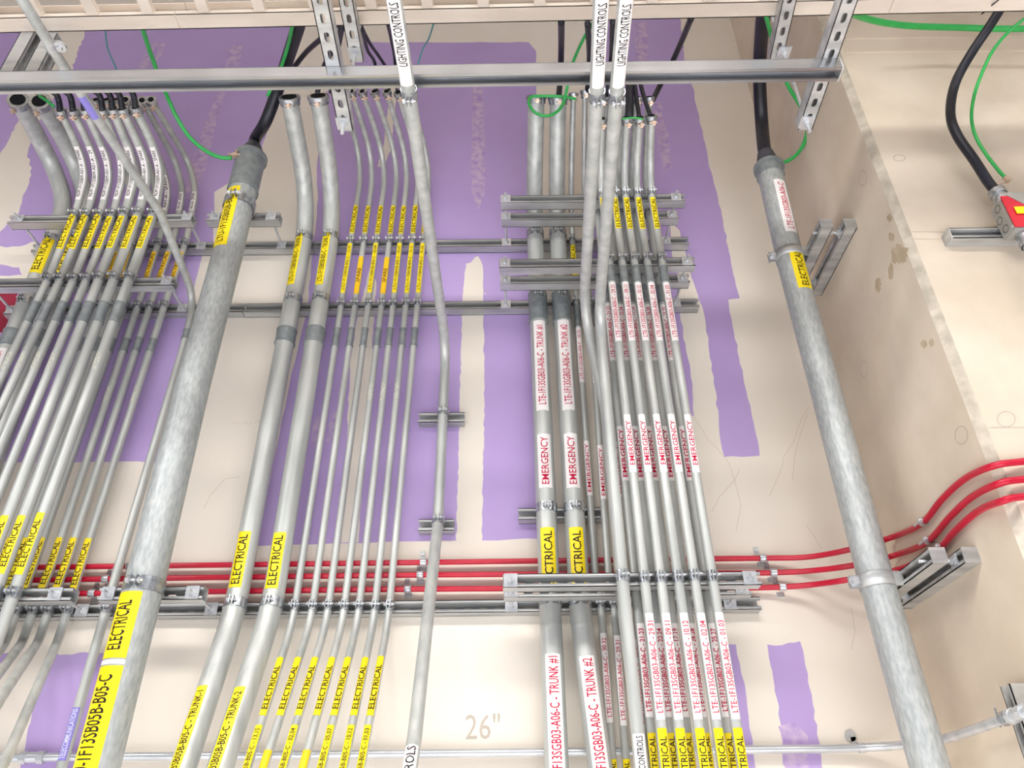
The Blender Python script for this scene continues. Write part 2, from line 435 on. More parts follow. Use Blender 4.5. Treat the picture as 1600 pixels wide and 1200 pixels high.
for k, poly in patches:
    if sum(a.x * b.y - b.x * a.y for a, b in zip(poly, poly[1:] + poly[:1])) < 0: poly.reverse()
    Fs.append(list(range(len(V), len(V) + len(poly)))); V += poly
v_, e_, f_, a_, b_, of = delaunay_2d_cdt(V, [], Fs, 0, 1e-6, True)
bm = bmesh.new(); vs = [bm.verts.new((p.x, 0, p.y)) for p in v_]; slots = ['beige', 'purple', 'worn', 'maroon']
for t, o in zip(f_, of):
    if not o: continue
    try: f = bm.faces.new([vs[i] for i in t])
    except ValueError: continue
    k = max(o); f.material_index = 0 if k == 0 else slots.index(patches[k - 1][0])
bmesh.ops.recalc_face_normals(bm, faces=bm.faces)
me = bpy.data.meshes.new('wall_back')
bm2 = bm; c = Vector((0, 0, 0))
box(bm2, Vector(((XC - 4.6) / 2, .052, 3.0)), XYZ, ((XC + 4.6) / 2, .05, 3.0))
wall = obj('wall_back', bm2); struct(wall)
for s_ in slots: wall.data.materials.append(M[s_])
# pilaster on the right: side face, chamfer, front face as one solid
bm = bmesh.new(); prof = [(XC, .1), (XC, -PS), (XC + .022, -PS - .022), (5.2, -PS - .022), (5.2, .1)]
lo = [bm.verts.new((x, y, 0)) for x, y in prof]; hi = [bm.verts.new((x, y, 6.0)) for x, y in prof]
for i in range(5):
    j = (i + 1) % 5; f = bm.faces.new((lo[i], lo[j], hi[j], hi[i])); f.material_index = 1 if i == 1 else 0
bm.faces.new(lo[::-1]); bm.faces.new(hi); bmesh.ops.recalc_face_normals(bm, faces=bm.faces)
pil = struct(obj('wall_right', bm)); pil.data.materials.append(M['concrete']); pil.data.materials.append(M['chamfer'])
bm = bmesh.new(); box(bm, Vector((0, -3.5, -.05)), XYZ, (5.4, 3.8, .05)); struct(obj('floor', bm, 'floor'))
bm = bmesh.new(); box(bm, Vector((0, -3.5, 6.05)), XYZ, (5.4, 3.8, .05)); struct(obj('ceiling', bm, 'concrete'))
YF = PS + .022   # pilaster front face distance

def strip(name, pts, w, off, parent, m_='pencil', plane='back'):
    """thin line drawn on a surface"""
    bm = bmesh.new(); prev = None
    if plane == 'back': P = [at(x, y, 0) for x, y in pts]; n = Vector((0, -1, 0))
    elif plane == 'front': P = [at(x, y, YF) for x, y in pts]; n = Vector((0, -1, 0))
    else: P = [atx(x, y, XC) for x, y in pts]; n = Vector((-1, 0, 0))
    for i, p in enumerate(P):
        t = (P[min(i + 1, len(P) - 1)] - P[max(i - 1, 0)]).normalized(); b = t.cross(n) * (w / 2)
        cur = (bm.verts.new(p + b + n * off), bm.verts.new(p - b + n * off))
        if prev: bm.faces.new((prev[0], prev[1], cur[1], cur[0]))
        prev = cur
    return obj(name, bm, m_, parent)
for pts in ([(1264, 636), (1252, 655), (1240, 690), (1224, 715), (1222, 730), (1207, 765), (1202, 775)], [(1262, 645), (1250, 680), (1242, 710), (1238, 750)],
            [(1259, 820), (1272, 838), (1284, 858)], [(1075, 640), (1098, 672), (1105, 686), (1120, 700), (1138, 722), (1147, 748), (1158, 790), (1150, 830)],
            [(1155, 735), (1148, 750), (1125, 775), (1112, 800)], [(375, 745), (352, 748), (330, 772), (318, 795)]):
    strip('crack_line', pts, .0022, .0006, wall, m_='faint')
for pts in ([(362, 662), (366, 658), (370, 663), (375, 659)], [(378, 662), (384, 658), (388, 664), (394, 660)], [(398, 660), (404, 658), (408, 663)],
            [(1140, 1058), (1148, 1052)], [(1330, 950), (1336, 985), (1330, 1015)]):
    strip('pencil_scribble', pts, .0022, .0006, wall, m_='faint')
def flat_text(s, p, u, v, h, ink, parent, width=None, name='lettering', bold=0.):
    vs_, fs_, asp = glyphs(s, bold); bm = bmesh.new(); W_ = width or h * asp
    vv = [bm.verts.new(p + u * (a * W_) + v * (b * h)) for a, b in vs_]
    for f in fs_:
        try: bm.faces.new([vv[i] for i in f])
        except ValueError: pass
    return obj(name, bm, ink, parent)
flat_text('26"', at(727, 1155, .0006), XYZ[0], XYZ[2], .07, 'pencil', wall, name='pencil_writing', width=.105)
# marks on the pilaster
for c_, pl in (((1502, 680, 10, 14), 'side'), ((1350, 577, 6, 12), 'side'), ((1572, 655, 14, 12), 'front'), ((1348, 278, 6, 12), 'side'), ((1405, 247, 9, 5), 'front')):
    cx, cy, rx, ry = c_
    strip('formwork_tie_ring', [(cx + rx * math.cos(q), cy + ry * math.sin(q)) for q in [i * math.pi / 10 for i in range(21)]], .003, .0006, pil, plane=pl)
strip('formwork_seam', [(1424, 362), (1450, 362), (1478, 363)], .003, .0006, pil, plane='front')
strip('formwork_seam', [(1424, 373), (1450, 374), (1476, 374)], .002, .0006, pil, plane='front')
strip('formwork_seam', [(1546, 668), (1575, 668), (1620, 668)], .003, .0006, pil, plane='front')
bm = bmesh.new()
for y0, y1 in ((62, 60), (84, 81)):
    a = at(1322, y0, YF); b2 = at(1720, y1 - 6, YF)
    a.x = max(a.x, XC + .024)
    box(bm, (a + b2) / 2 + Vector((0, -.001, 0)), XYZ, ((b2.x - a.x) / 2, .003, .006))
obj('formwork_ridge', bm, 'concrete', pil)
def blob(cx, cy, rx, ry, plane, name='stain', m_='stain', n=30):
    bm = bmesh.new(); vs = []
    for i in range(n):
        q = 2 * math.pi * i / n; k = 1 + random.uniform(-.22, .22); x = cx + rx * k * math.cos(q); y = cy + ry * k * math.sin(q)
        p = atx(x, y, XC) if plane == 'side' else at(x, y, YF)
        vs.append(bm.verts.new(p + (Vector((-.0005, 0, 0)) if plane == 'side' else Vector((0, -.0005, 0)))))
    bm.faces.new(vs); return obj(name, bm, m_, pil)
blob(1406, 397, 13, 15, 'side'); blob(1393, 370, 5, 7, 'side'); blob(1372, 445, 5, 12, 'side'); blob(1392, 425, 4, 14, 'side')
blob(1444, 538, 5, 6, 'side'); blob(1456, 535, 4, 6, 'side'); blob(1390, 340, 4, 6, 'side')

# ================================================================== struts on the wall
H1, H2, H3 = 2.325, 1.980, .735; Z1, Z2, Z3 = zz(H1), zz(H2), zz(H3)
NY = Vector((0, -1, 0)); NZ = Vector((0, 0, -1)); NX = Vector((-1, 0, 0))
SWALL = SW / 2 + .0005
def hstrut(label, xa, ya, xb, yb, s, z, **k):
    """horizontal strut facing the camera between two picture columns"""
    a = at(xa, ya, s); b = at(xb, yb, s)
    return strut(label, Vector((a.x, -s, z)), Vector((b.x, -s, z)), NY, **k)
G = 'strut channels fixed flat to the wall'
hstrut('long upper wall strut behind the yellow-labelled conduits, left length', 57, 385, 492, 382, SWALL, Z1, group=G)
hstrut('long upper wall strut, right length ending beside the purple paint', 493.5, 382, 1074, 377, SWALL, Z1, group=G)
hstrut('second wall strut down, left length with its joint beside the thick left pipe', 12, 488, 382, 482, SWALL, Z2, group=G)
hstrut('second wall strut down, right length ending at the beige stripe', 383.5, 482, 1090, 476, SWALL, Z2, group=G)
hstrut('lowest long wall strut just under the three red conduits', -90, 962, 1187, 950, SWALL, Z3, group=G)
hstrut('short wall strut behind the two trunk conduits above the red conduits', 810, 805, 941, 804, SWALL, zz(1.055), group='short wall struts')
hstrut('upper short wall strut holding the single middle lighting conduit', 655, 653, 726, 652, SWALL, zz(1.447), group='short wall struts')
hstrut('lower short wall strut holding the single middle lighting conduit', 655, 822, 710, 821, SWALL, zz(1.018), group='short wall struts')
SM, SF, SL = .198 - SW / 2, .297 - SW / 2, .215 - SW / 2     # centres of the stand-off tiers
G = 'stand-off struts carried on threaded rods'
hstrut('uppermost and frontmost stand-off strut of the right bank', 783, 312, 1068, 309, SF, Z1, group=G)
hstrut('stand-off strut just below the frontmost top one of the right bank', 784, 340, 1058, 338, SM, Z1, group=G)
hstrut('frontmost stand-off strut at the second level of the right bank', 780, 410, 1083, 407, SF, Z2, group=G)
hstrut('rear stand-off strut at the second level of the right bank', 782, 438, 1075, 436, SM, Z2, group=G)
hstrut('frontmost slotted stand-off strut crossing the trunks at the red conduits', 786, 912, 1186, 908, SF, Z3, group=G)
hstrut('rear slotted stand-off strut half hidden at the red conduits', 787, 933, 1172, 930, SM, Z3, group=G)
hstrut('upper stand-off strut of the left bank under the curved white labels', 22, 338, 306, 335, SL, Z1, group=G)
hstrut('second stand-off strut of the left bank reaching the left frame edge', -60, 441, 276, 437, SL, Z2, group=G)
hstrut('lowest stand-off strut at the left frame edge above the bent conduits', -120, 930, 118, 928, SL, Z3, group=G)
hstrut('short stand-off strut behind the top of the thick left pipe', 327, 338, 440, 337, SL, Z1, group=G)
hstrut('short stand-off strut clamping the thick left pipe by the red conduits', 160, 926, 322, 922, SL, Z3, group=G)

G = 'threaded rods through the strut tiers'
def wrod(label, px, py, s_front, z, tiers):
    x = at(px, py, s_front).x; a = Vector((x, -.012, z)); b = Vector((x, -(s_front + .035), z))
    rod(label, a, b, [(f - .012, 1) for f in tiers], group=G)
FW, FM, FF, FL = SW, .198, .297, .215
wrod('threaded rod at the upper left corner of the right bank', 790, 312, FF, Z1, (FW, FM, FF))
wrod('threaded rod at the upper right corner of the right bank', 1056, 308, FF, Z1, (FW, FM, FF))
wrod('threaded rod at the left end of the right bank, second level', 789, 410, FF, Z2, (FW, FM, FF))
wrod('threaded rod at the right end of the right bank, second level', 1073, 406, FF, Z2, (FW, FM, FF))
wrod('threaded rod left of the two trunks by the red conduits', 798, 912, FF, Z3, (FW, FM, FF))
wrod('threaded rod at the right end of the strut crossing the red conduits', 1172, 907, FF, Z3, (FW, FM, FF))
wrod('threaded rod at the left end of the upper left bank strut', 32, 337, FL, Z1, (FW, FL))
wrod('threaded rod at the right end of the upper left bank strut', 294, 334, FL, Z1, (FW, FL))
wrod('threaded rod near the left frame edge below the maroon paint', -20, 441, FL, Z2, (FW, FL))
wrod('threaded rod at the right end of the second left bank strut', 261, 437, FL, Z2, (FW, FL))
wrod('threaded rod beside the left bent conduits at the lowest strut', 87, 927, FL, Z3, (FW, FL))
wrod('threaded rod left of the short strut behind the thick left pipe top', 337, 337, FL, Z1, (FW, FL))
wrod('threaded rod right of the short strut behind the thick left pipe top', 424, 336, FL, Z1, (FW, FL))
wrod('threaded rod left of the thick left pipe at the red conduits', 170, 925, FL, Z3, (FW, FL))
wrod('threaded rod right of the thick left pipe at the red conduits', 302, 922, FL, Z3, (FW, FL))

# ================================================================== trapeze, hangers and cable tray
HB = 1.78
a = atz(-60, 148.5, HB); b = atz(1308, 127, HB)
d = (b - a).normalized(); nrm = Vector((-d.y, d.x, 0)).normalized()     # towards the wall
off = nrm * (-SW / 2) + Vector((0, 0, SW / 2))
a2 = a - d * .5
strut('long bright horizontal trapeze strut across the top of the picture', a2 + off, b + off, NZ, material='trapeze', slotted=False, cap=1)
def dstrut(label, pa, pb, h, ylim, xoff=0):
    a = atz(*pa, h); b = atz(*pb, h); d = (b - a).normalized(); b = a + d * 1.0; up = Vector((0, 0, SW / 2))
    r = strut(label, a + up, b + up, Vector((0, 0, 1)), group='slotted hanger struts under the tray')
    return a, b
HL = HB + SW; HU = 2.15
dstrut('lower slotted hanger strut left of centre, end plate below the trapeze', (541, 205), (499, 0), HL, 0)
dstrut('lower slotted hanger strut at the right end of the trapeze', (1258, 203), (1328, 0), HL, 0)
dstrut('upper slotted hanger strut left of centre, ending above the trapeze', (558, 97), (540, 0), HU, 0)
dstrut('upper slotted hanger strut at right, ending above the trapeze', (1213, 92), (1234, 0), HU, 0)
G = 'vertical hanger rods'
def vrod(label, px, py, washers=True):
    p = atz(px, py, HL); a = p + Vector((0, 0, -.045)); b = Vector((p.x, p.y, 4.6))
    rod(label, b, a, [(4.6 - 1.6 - HL, 1), (4.6 - 1.6 - HU, 1)], group=G, wax=XYZ[0], threads=False)
vrod('vertical hanger rod through the two left slotted struts', 537, 192)
vrod('vertical hanger rod through the two right slotted struts', 1260, 190)
# post at the far left
for lb_, (bx, by), ty, dx_ in (('vertical strut post rising behind the trapeze at the far left', (24, 104), 40, 1), ('second shorter strut post right beside the far left one', (62, 104), 62, 1)):
    p = at(bx, by, 1.12); q = at(bx + (by - ty) * .52, ty, 1.12)
    strut(lb_, Vector((p.x, p.y, at(bx, 124, 1.12).z)), Vector((p.x, p.y, q.z)), Vector((dx_, 0, 0)), slotted=True, cap=1)

# cable tray: rail nearest the wall visible, rungs, other rail above the camera
HT = HU + SW + .0015
ra = atz(-40, 52.5, HT); rb = atz(1380, 22.5, HT); td = (rb - ra).normalized(); tn = Vector((td.y, -td.x, 0)).normalized()   # tn towards the camera
def on_tray(l, w, z): return ra + td * l + tn * w + Vector((0, 0, z))
def rail(parent, l0, l1, w0, sg):
    bm = bmesh.new(); c = on_tray((l0 + l1) / 2, w0 + sg * .025, .0015); H = (l1 - l0) / 2
    box(bm, c, (td, tn, XYZ[2]), (H, .025, .0015))
    box(bm, on_tray((l0 + l1) / 2, w0 + sg * .0015, .05), (td, tn, XYZ[2]), (H, .0015, .05))
    box(bm, on_tray((l0 + l1) / 2, w0 + sg * .0125, .0985), (td, tn, XYZ[2]), (H, .0125, .0015))
    box(bm, on_tray((l0 + l1) / 2, w0 + sg * .048, .008), (td, tn, XYZ[2]), (H, .0015, .008))
    return obj('side_rail', bm, 'tray', parent)
lj1 = (atz(283, 46, HT) - ra).dot(td); lj2 = (atz(1388, 22, HT) - ra).dot(td)
TW = .62
l_r0 = (atz(60, 30, HT) - ra).dot(td); pitch = .1685
segs = [(lj1 - 2.2, lj1 - .003, 'left section of the cream metal ladder tray at the top'),
        (lj1, lj2 - .003, 'long middle section of the cream metal ladder tray at the top'),
        (lj2, lj2 + 2.2, 'right section of the cream metal ladder tray above the concrete')]
for l0, l1, lab in segs:
    r_ = thing('cable_tray', lab, 'cable tray', on_tray(l0, 0, 0), 'ladder cable tray sections')
    rail(r_, l0, l1, 0, 1); rail(r_, l0, l1, TW, -1)
    k = math.ceil((l0 + .03 - l_r0) / pitch)
    while l_r0 + k * pitch < l1 - .03:
        l = l_r0 + k * pitch; bm = bmesh.new()
        box(bm, on_tray(l, TW / 2, .0125), (td, tn, XYZ[2]), (.0165, TW / 2 - .0035, .0105)); obj('rung', bm, 'tray', r_); k += 1

# ================================================================== conduits
def lab(y0, y1, w, bg, text=None, **k): return (y0, y1, w, bg, text, k)
LTU = 'LTU-1F13SB05B-B05-C - '; LTE = 'LTE-1F13SGB03-A06-C - '; RDP = 'RDP-1F13SB09-A01-A - '
E = 'ELECTRICAL'; EM = 'EMERGENCY'
# ---- middle bank: two trunks
rT = .035; sT = SW + rT + .0045
G = 'trunk conduits of the middle bank'
conduit('thick left trunk conduit of the middle bank with yellow TRUNK-1 label',
        [(267, 1262, .31), (286, 1200, .262), (367, 955, sT), (484, 325, sT), (452, 152, .53)], rT, fillet=.55, group=G, clamps=(Z1, Z2, Z3), sleeves=((516, 538),),
        labels=[lab(370, 452, .035, 'yellow', LTU + 'TRUNK-1', phi=-.35), lab(836, 924, .045, 'yellow', E, phi=-.15), lab(1082, 1275, .034, 'yellow', LTU + 'TRUNK-1', phi=-.25, cov=(.03, .95))])
conduit('thick right trunk conduit of the middle bank with yellow TRUNK-2 label',
        [(322, 1262, .31), (344, 1200, .262), (424, 955, sT), (524, 325, sT), (497, 150, .53)], rT, fillet=.55, group=G, clamps=(Z1, Z2, Z3), sleeves=((516, 538),),
        labels=[lab(370, 452, .035, 'yellow', LTU + 'TRUNK-2', phi=-.25), lab(838, 926, .045, 'yellow', E, phi=-.1), lab(1082, 1275, .034, 'yellow', LTU + 'TRUNK-2', phi=-.2, cov=(.03, .95))])
# ---- middle bank: seven small
rS = .0122; sS = SW + rS + .0035
x2 = [535, 556, 577.5, 599, 617, 637, 655.5]; x3 = [461, 489, 514, 539, 562.5, 587.5, 610]; xb = [390, 416, 446, 477, 505, 539, 566]
xt = [(532, 212), (549, 143), (566, 143), (585, 143), (604, 143), (622, 145), (640, 150)]
num = ['13,15', None, '02,04', None, '05,07', '10,12', '01,03']; pos = ['first', 'second', 'third', 'fourth', 'fifth', 'sixth', 'seventh']
desc = ['marked 13,15', 'with an amber SPARE label', 'marked 02,04', 'with an amber SPARE label', 'marked 05,07', 'marked 10,12', 'marked 01,03']
for i in range(7):
    L = [lab(324, 367, .022, 'yellow', E, cov=(.04, .97), th=.7)]
    if num[i]: L += [lab(383, 460, .019, 'yellow', LTU + num[i], th=.55), lab(1137, 1290, .021, 'yellow', LTU + num[i], th=.55, cov=(.02, .95))]
    else: L += [lab(404, 461, .024, 'amber', 'SPARE', cov=(.3, .68), th=.6), lab(1175, 1260, .024, 'amber', 'SPARE', cov=(.1, .5))]
    L.append(lab(1030, 1122, .021, 'yellow', E, cov=(.1, .84), th=.75))
    if i >= 3 and i < 6: L.append(lab(601, 628, .016, 'residue'))
    xe, ye = xt[i]
    conduit(f'slim conduit, {pos[i]} from left in the middle bank {desc[i]}',
            [(xb[i] - (x3[i] - xb[i]) * .33, 1265, .35), (xb[i], 1187, .285), (x3[i] - 4, 973, sS), (x2[i] + 32 - i * 2.5, 255, sS), (x2[i] + (xe - x2[i]) if True else 0, ye if i else 143, .42)],
            rS, fillet=.3, group='seven slim conduits of the middle bank', clamps=(Z1, Z2, Z3), sleeves=((514, 541),), labels=L)
# ---- thick left pipe
rB = .057; sB = FL + rB + .005
root, P = conduit('very thick pale pipe left of centre with large yellow labels',
        [(137, 1260, sB), (152, 1200, sB), (229, 900, sB), (302, 600, sB), (355, 400, sB), (392, 247, sB)], rB, material='bigpipe', fillet=.4, group='very thick pipes', end=False, name='large_pipe',
        labels=[lab(306, 398, .066, 'yellow', 'LTU-1F13SB05B-B05-C', phi=-.35, th=.45), lab(932, 1036, .088, 'yellow', E, phi=-.3, th=.5, cov=(.12, .86)), lab(1046, 1235, .088, 'yellow', 'LTU-1F13SB05B-B05-C', phi=-.3, th=.5, cov=(.0, .92))])
def big_top(root, P, r, y0):
    la = P.l_y(y0); bm = bmesh.new(); tube(bm, P, r + .004, la, P.len, seg=36); tube(bm, P, r + .012, P.len - .014, P.len + .004, seg=36); tube(bm, P, r + .006, la - .004, la + .008, seg=36)
    o = obj('threaded_bushing', bm, 'coupling', root, smooth='auto'); return o
big_top(root, P, rB, 300); TOPL = P.ev(P.len)
clamp(P, P.l_z(Z1), rB + .004, root, True); clamp(P, P.l_z(Z3), rB, root, True)
sticker(P, 1037, 1045, rB, .088, 'white', root, phi=-.3)
# lug on it
# ---- right thick pipe, held off the pilaster
rR = .0495; sR = .335
rootR, PR = conduit('very thick pipe in front of the concrete corner at right',
        [(1473, 1265, sR), (1453, 1200, sR), (1367, 900, sR), (1287.5, 600, sR), (1236, 412, sR), (1201, 262, sR)], rR, material='bigpipe', fillet=.4, group='very thick pipes', end=False, name='large_pipe',
        labels=[lab(294, 375, .05, 'white', 'LTE-1F13SGB03-A06-C', ink='redink', phi=.2, th=.5), lab(402, 463, .058, 'yellow', E, phi=.2, th=.45)])
big_top(rootR, PR, rR, 275)
ZBU, ZBL = zz(1.962), zz(.708); XO = 1.137
for z_ in (ZBU, ZBL):
    l = PR.l_z(z_); bm = bmesh.new()
    p, t, n, b_ = PR.frame(l)
    # one piece strap: wraps the pipe, two tails to the strut on the right, pinch bolt on the left
    tube(bm, PR, rR + .003, l - .02, l + .02, seg=28, caps=False)
    xs = XO - SW / 2
    for sg in (1, -1):
        c0 = p + Vector((0, sg * (rR * .82), 0)); c1 = Vector((xs + .004, p.y + sg * .03, p.z)); dd = (c1 - c0); LL = dd.length; dd.normalize()
        box(bm, (c0 + c1) / 2, (dd, dd.cross(XYZ[2]).normalized(), XYZ[2]), (LL / 2, .0013, .02))
    for sg in (1, -1): box(bm, p + Vector((-rR - .014, sg * .006, 0)), XYZ, (.016, .0015, .018))
    o = obj('pipe_strap', bm, 'strut', rootR, smooth='auto'); s2 = o.modifiers.new('thick', 'SOLIDIFY'); s2.thickness = .002
    bm = bmesh.new(); c = p + Vector((-rR - .018, 0, 0)); cyl(bm, c + Vector((0, -.022, 0)), c + Vector((0, .03, 0)), .005, seg=10); cyl(bm, c + Vector((0, -.02, 0)), c + Vector((0, -.009, 0)), .011, seg=6); cyl(bm, c + Vector((0, -.009, 0)), c + Vector((0, -.0075, 0)), .016, seg=20)
    obj('clamp_bolt', bm, 'bright', o, smooth='auto')
# brackets on the side of the pilaster
G = 'bracket struts on the concrete side face'
for nm, z_, fi, fo in (('upper', ZBU, .51, .51), ('lower', ZBL, .55, .55)):
    zc_ = z_
    strut(f'{nm} bracket strut screwed to the concrete side face', Vector((XC - SW / 2 - .0005, -.13, zc_)), Vector((XC - SW / 2 - .0005, -fi, zc_)), NX, group=G, cap='both')
    strut(f'{nm} bracket strut standing off the concrete, holding the thick right pipe', Vector((XO, -.13, zc_)), Vector((XO, -fo, zc_)), NX, group=G, cap='both')
    for k_, yy in enumerate((.19, min(fi, fo) - .045)):
        rod(f'{"rear" if k_ == 0 else "front"} rod joining the {nm} bracket struts', Vector((XC - .03, -yy, zc_)), Vector((XO - SW / 2 - .012, -yy, zc_)), [(XC - .03 - (XC - SW), 1), (XC - .03 - XO - SW / 2, -1)], group='bracket rods', size=.016)

# ---- right bank trunks
G = 'trunk conduits of the right bank'
conduit('thick left trunk conduit of the right bank with white TRUNK #1 label',
        [(873, 1290, .11), (870, 1200, .10), (860, 960, sT), (840, 460, sT), (834, 330, sT), (838, 150, .45)], rT, fillet=.6, group=G, clamps=(Z1, Z2, zz(1.055), Z3), sleeves=((461, 504),),
        labels=[lab(508, 648, .048, 'white', LTE + 'TRUNK #1', ink='redink', th=.55), lab(684, 768, .05, 'white', EM, ink='redink', th=.5), lab(829, 930, .05, 'yellow', E, th=.55, cov=(.02, .94)),
                lab(1027, 1247, .048, 'white', LTE + 'TRUNK #1', ink='redink', th=.6, cov=(.03, .98))])
conduit('thick right trunk conduit of the right bank with white TRUNK #2 label',
        [(947, 1275, .14), (938, 1200, .12), (907, 960, sT), (876.5, 460, sT), (869, 330, sT), (872, 152, .45)], rT, fillet=.6, group=G, clamps=(Z1, Z2, zz(1.055), Z3), sleeves=((461, 504),),
        labels=[lab(508, 648, .048, 'white', LTE + 'TRUNK #2', ink='redink', th=.55), lab(684, 768, .05, 'white', EM, ink='redink', th=.5), lab(829, 930, .05, 'yellow', E, th=.55, cov=(.02, .94)),
                lab(1030, 1250, .048, 'white', LTE + 'TRUNK #2', ink='redink', th=.6, cov=(.03, .98))])
# wall row A, B, C
G = 'slim conduits on the wall strut of the right bank'
for (xa, xm, xl, xb_, xt_, tag_, y0, y1, e0, l0, lbl) in (
        (900, 930, 939, 958, (896, 146), '30.32', 514, 600, 691, 990, 'slim wall conduit marked 30.32 right beside the second trunk'),
        (921, 951, 960, 979, (914, 142), '29.31', 515, 600, 697, 995, 'slim wall conduit just left of the two lighting conduits'),
        (943, 978, 984, 1010, (950, 148), '25.27', 515, 592, 694, 1000, 'slim wall conduit hidden behind the right lighting conduits')):
    conduit(lbl, [(xb_ + 6, 1270, sS), (xb_, 1200, sS), (xl, 950, sS), (xm, 900, sS), (xa, 465, sS), (xa - 9, 330, sS), (xt_[0], xt_[1], .45)], rS, fillet=.5, group=G, clamps=(Z1, Z2, Z3), sleeves=((478, 510),),
            labels=[lab(385, 432, .022, 'yellow', E, cov=(.04, .97), th=.65), lab(y0, y1, .021, 'white', LTE + tag_, ink='redink', th=.55), lab(e0, e0 + 84, .021, 'white', EM, ink='redink', th=.6),
                    lab(l0, l0 + 140, .021, 'white', LTE + tag_, ink='redink', th=.6), lab(1186, 1260, .022, 'yellow', E)])
# middle tier
r1 = .0148
xm4 = [949, 969, 988, 1011, 1036]; xm10 = [1007, 1036, 1061, 1088, 1122]; tg = ['21.23', '22.24', '17.19', '26.28', '25.27']
G = 'rear tier conduits of the right bank'
for i in range(5):
    k_ = (xm10[i] - xm4[i]) / (1050 - 480)
    f = lambda y: xm4[i] + k_ * (y - 480)
    conduit(f'{pos[i]} rear tier conduit from left in the right bank, marked {tg[i]}',
            [(f(1270), 1270, FM + r1 + .004), (f(480), 480, FM + r1 + .004), (f(290), 290, FM + r1 + .004), (942 + i * 18, 152, .52)], r1, fillet=.25, group=G, clamps=(Z1, Z2, Z3), sleeves=((448, 474),),
            labels=[lab(478 + i * .3, 567, .024, 'white', LTE + tg[i], ink='redink', th=.6, bold=.018), lab(668, 754, .024, 'white', EM, ink='redink', th=.6, bold=.018),
                    lab(975, 1122, .024, 'white', LTE + tg[i], ink='redink', th=.6, bold=.018), lab(1147, 1240, .024, 'yellow', E)])
# front tier
xf4 = [951, 971, 990, 1010, 1033]; xf9 = [1007.5, 1033, 1060, 1086, 1114]; tg = ['29.31', '09.11', '10.12', '02.04', '01.03']; xe = [(940, 186), (962, 185), (980, 184), (1000, 184), (1018, 181)]
G = 'front tier conduits of the right bank'
for i in range(5):
    k_ = (xf9[i] - xf4[i]) / (908 - 400); f = lambda y: xf4[i] + k_ * (y - 400)
    conduit(f'{pos[i]} front tier conduit from left in the right bank, marked {tg[i]}',
            [(f(1270), 1270, FF + r1 + .004), (f(400), 400, FF + r1 + .004), (f(285), 285, FF + r1 + .004), (*xe[i], .56)], r1, fillet=.25, group=G, clamps=(Z1, Z2, Z3), sleeves=((418, 442),),
            labels=[lab(312, 361, .022, 'yellow', E, cov=(.04, .97), th=.7), lab(444, 536, .025, 'white', LTE + tg[i], ink='redink', th=.6), lab(650, 740, .024, 'white', EM, ink='redink', th=.65, cov=(.12, .88)),
                    lab(959, 1126, .025, 'white', LTE + tg[i], ink='redink', th=.65, cov=(.06, .92)), lab(1138, 1250, .027, 'yellow', E, th=.65, cov=(.12, .88))])
# lighting conduits
G = 'lighting control conduits'
rl = .0185
def lconduit(label, pts, hz, labels, clamps=(), extra=()):
    root, P = conduit(label, pts, rl, fillet=.16, group=G, end=False, name='lighting_conduit', clamps=clamps, labels=labels)
    clamp(P, P.l_s(1.27), rl, root)
    l0 = P.l_s(1.31); l1 = P.len
    a_ = .034 / rl / 2; bm = bmesh.new(); tube(bm, P, rl + .0008, l0, l1 - .01, seg=14, caps=False, phi=(-a_, a_)); o = obj('label', bm, 'white', root, smooth=True)
    la = P.l_y(94); lettering(P, la, P.l_y(-3), rl + .0008, 'LIGHTING CONTROLS', .021, 'ink', o)
    return root, P
hL = HB - rl - .003
lconduit('single lighting conduit left of the white wall stripe', [(618, 1335, .72), (631, 1262, .62), (648, 1150, .48), (684, 820, sT - .008), (697, 540, sT - .008), (640, 152, None), (606, -60, None)], 0,
         [lab(1172, 1330, .034, 'white', 'CONTROLS', cov=(.42, .98), th=.62)], clamps=(zz(1.447), zz(1.018)))
lconduit('left lighting conduit of the pair in front of the right bank', [(1012, 1262, .224), (975, 960, .224), (946, 640, .224), (912, 480, FM + .10), (932, 150, 1.27), (942, -60, 1.64)], 0, [], clamps=())
lconduit('right lighting conduit of the pair, running down past the red conduits', [(1008, 1262, FF + rl + .003), (975, 930, FF + rl + .003), (935.5, 490, FF + rl + .003), (963, 150, 1.27), (983, -60, 1.64)], 0,
         [lab(1148, 1262, .034, 'white', 'CONTROLS', cov=(.5, .97), th=.5)], clamps=(Z3,))

